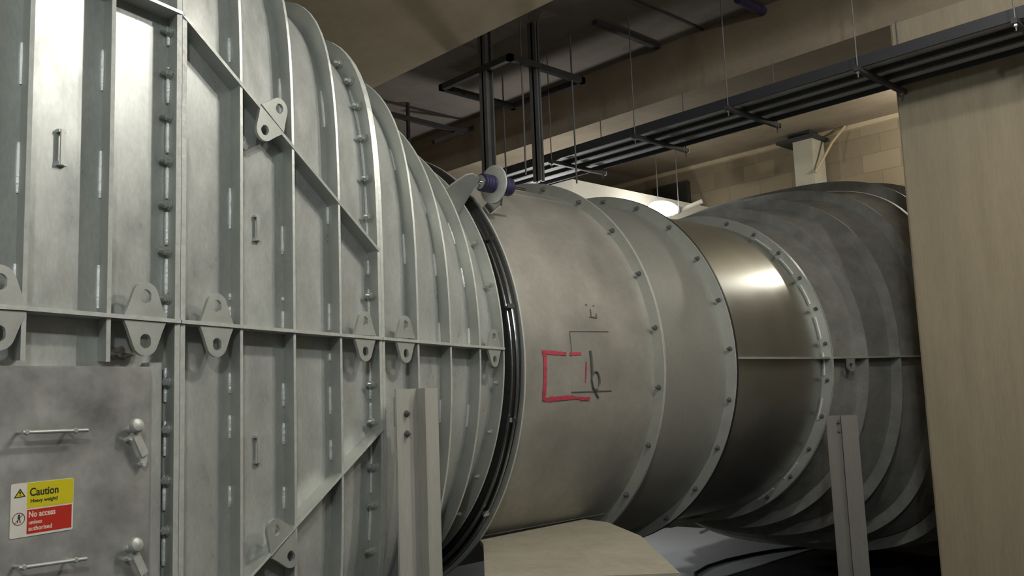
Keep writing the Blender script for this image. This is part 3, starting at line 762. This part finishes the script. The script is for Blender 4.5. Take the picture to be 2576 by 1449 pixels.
# channel frame and posts hung from the ceiling
fx_ = thing('hanging_frame', 'dark rectangular channel frame hung below the ceiling on two posts', 'frame', (6.9, 7.1, 2.0))
for a_, b_ in (((6.30, 6.55), (7.45, 6.55)), ((7.45, 6.55), (7.45, 7.72)), ((6.30, 7.72), (7.45, 7.72)), ((6.30, 6.55), (6.30, 7.72))):
    obj('channel', bx(min(a_[0], b_[0]) - .03, max(a_[0], b_[0]) + .03, min(a_[1], b_[1]) - .03, max(a_[1], b_[1]) + .03, 3.57, 3.64), DARKST, fx_)
def hpost(x, y, z0, wdt, m):
    bm = bmesh.new(); box(bm, x - wdt, x + wdt, y - .012, y + .012, z0, CE); box(bm, x - wdt, x - wdt + .02, y - .06, y + .06, z0, CE); box(bm, x + wdt - .02, x + wdt, y - .06, y + .06, z0, CE); return obj('drop_post', bm, m, fx_)
hpost(6.33, 6.98, 2.05, .055, DULLST); hpost(6.72, 6.60, 2.30, .03, DULLST)
for x, y in ((7.28, 7.72), (7.28, 6.55), (6.5, 6.58)): obj('threaded_rod', tb([(x, y, 2.35), (x, y, CE)], .010, 8), DULLST, fx_)
o = obj('ceiling_channel', bx(7.2, 8.36, 6.06, 6.13, CE - .05, CE), DARKST); tag(o, 'short dark channel fixed under the ceiling slab between the beams', 'channel')
o = obj('ceiling_pipe', tb([(7.9, 4.70, CE - .06), (8.4, 4.70, CE - .06)], .05, 14), BLUE, None, True); tag(o, 'dark violet pipe stub under the ceiling at the top edge', 'pipe')
# strut brackets at the back wall
sb = thing('wall_bracket', 'dark crossed strut bracket on the back wall left of the drop post', 'bracket', (8.6, 10.5, 3.8))
YS = 9.6
obj('strut', tb([(6.5, YS, 3.90), (8.2, YS, 3.88)], .045, 4), DARKST, sb)
obj('strut', tb([(7.64, YS, 3.63), (8.6, YS, 4.08)], .04, 4), DARKST, sb)
obj('drop_rod', tb([(7.2, YS, 3.45), (7.2, YS, CE)], .03, 6), DARKST, sb)
o = obj('far_pipe', tb([(7.0, YW - .03, 4.08), (11.6, YW - .03, 4.10)], .035, 8), DULLST, None, True); tag(o, 'thin grey pipe along the top of the back wall', 'pipe')

# ---------------------------------------------------------------- beyond the duct: bulkhead, lamp, pillar
o = obj('white_bulkhead', bx(9.95, XW - .003, 9.04, 10.2, 2.2, 3.30), WHITE); tag(o, 'long white panelled bulkhead behind the round duct, beside the bright lamp', 'bulkhead')
lx, ly, lz = 11.34, 8.36, 2.87
lt = thing('oval_lamp', 'glowing oval bulkhead lamp hung above the round duct', 'lamp', (lx, ly, lz - .14))
ld = Vector((0.78, -0.62, -.12)).normalized()
bm = bmesh.new()
for i in range(13):
    pass
seg, rows = 28, 12; grid = []
axL = Vector((.80, -.58, -.10)).normalized(); axU = EZ; axN = axL.cross(axU).normalized(); axU = axN.cross(axL).normalized()
for r_ in range(rows + 1):
    ph = math.pi * r_ / rows
    grid.append([bm.verts.new(Vector((lx, ly, lz)) + axL * (.25 * math.cos(ph)) + (axU * math.cos(2 * math.pi * k / seg) * .125 + axN * math.sin(2 * math.pi * k / seg) * .11) * max(math.sin(ph), .002)) for k in range(seg)])
for p_, q_ in zip(grid, grid[1:]):
    for k in range(seg): bm.faces.new((p_[k], p_[(k + 1) % seg], q_[(k + 1) % seg], q_[k]))
obj('diffuser', bm, GLOW, lt, True)
bm = bmesh.new(); lathe(bm, Vector((lx, ly, lz)) + axL * .235, axL, [(0, .06), (.03, .07), (.05, .05)], 20); obj('end_housing', bm, DULLST, lt)
bm = bmesh.new(); tube(bm, [Vector((lx, ly, lz)) + axL * .30, Vector((lx, ly, lz)) + axL * .34 + Vector((.18, -.24, .13))], .038, 12); obj('reflector_arm', bm, WHITE, lt, True)
for s in (-.08, .26): obj('chain', tb([Vector((lx, ly, lz + .06)) + axL * s, Vector((lx + axL.x * s, ly + axL.y * s, CE))], .008, 6), DULLST, lt)
pi_ = thing('steel_pillar', 'pale square pillar against the block wall, left of the concrete column', 'pillar', (13.35, 6.82, FL))
obj('shaft', bx(13.15, 13.55, 6.66, 7.0, FL, 3.95), PILLAR, pi_)
obj('cap_plate', bx(13.05, 13.6, 6.58, 7.25, 3.95, 4.0), DARKST, pi_)
obj('head_bracket', bx(13.2, 13.5, 6.72, 7.10, 4.0, CE), DARKST, pi_)
o = obj('leaning_rod', tb([(13.1, 6.62, 3.36), (13.25, 6.52, 3.62), (13.35, 6.42, 3.85), (13.5, 6.25, CE - .01)], .022, 8), ROPE, None, True); tag(o, 'pale slanting rod between pillar head and column, on the block wall', 'rod')
o = obj('junction_box', bx(XW - .12, XW, 9.4, 10.2, 3.35, 3.85), DARKST); tag(o, 'dark box on the block wall above the lamp', 'box')
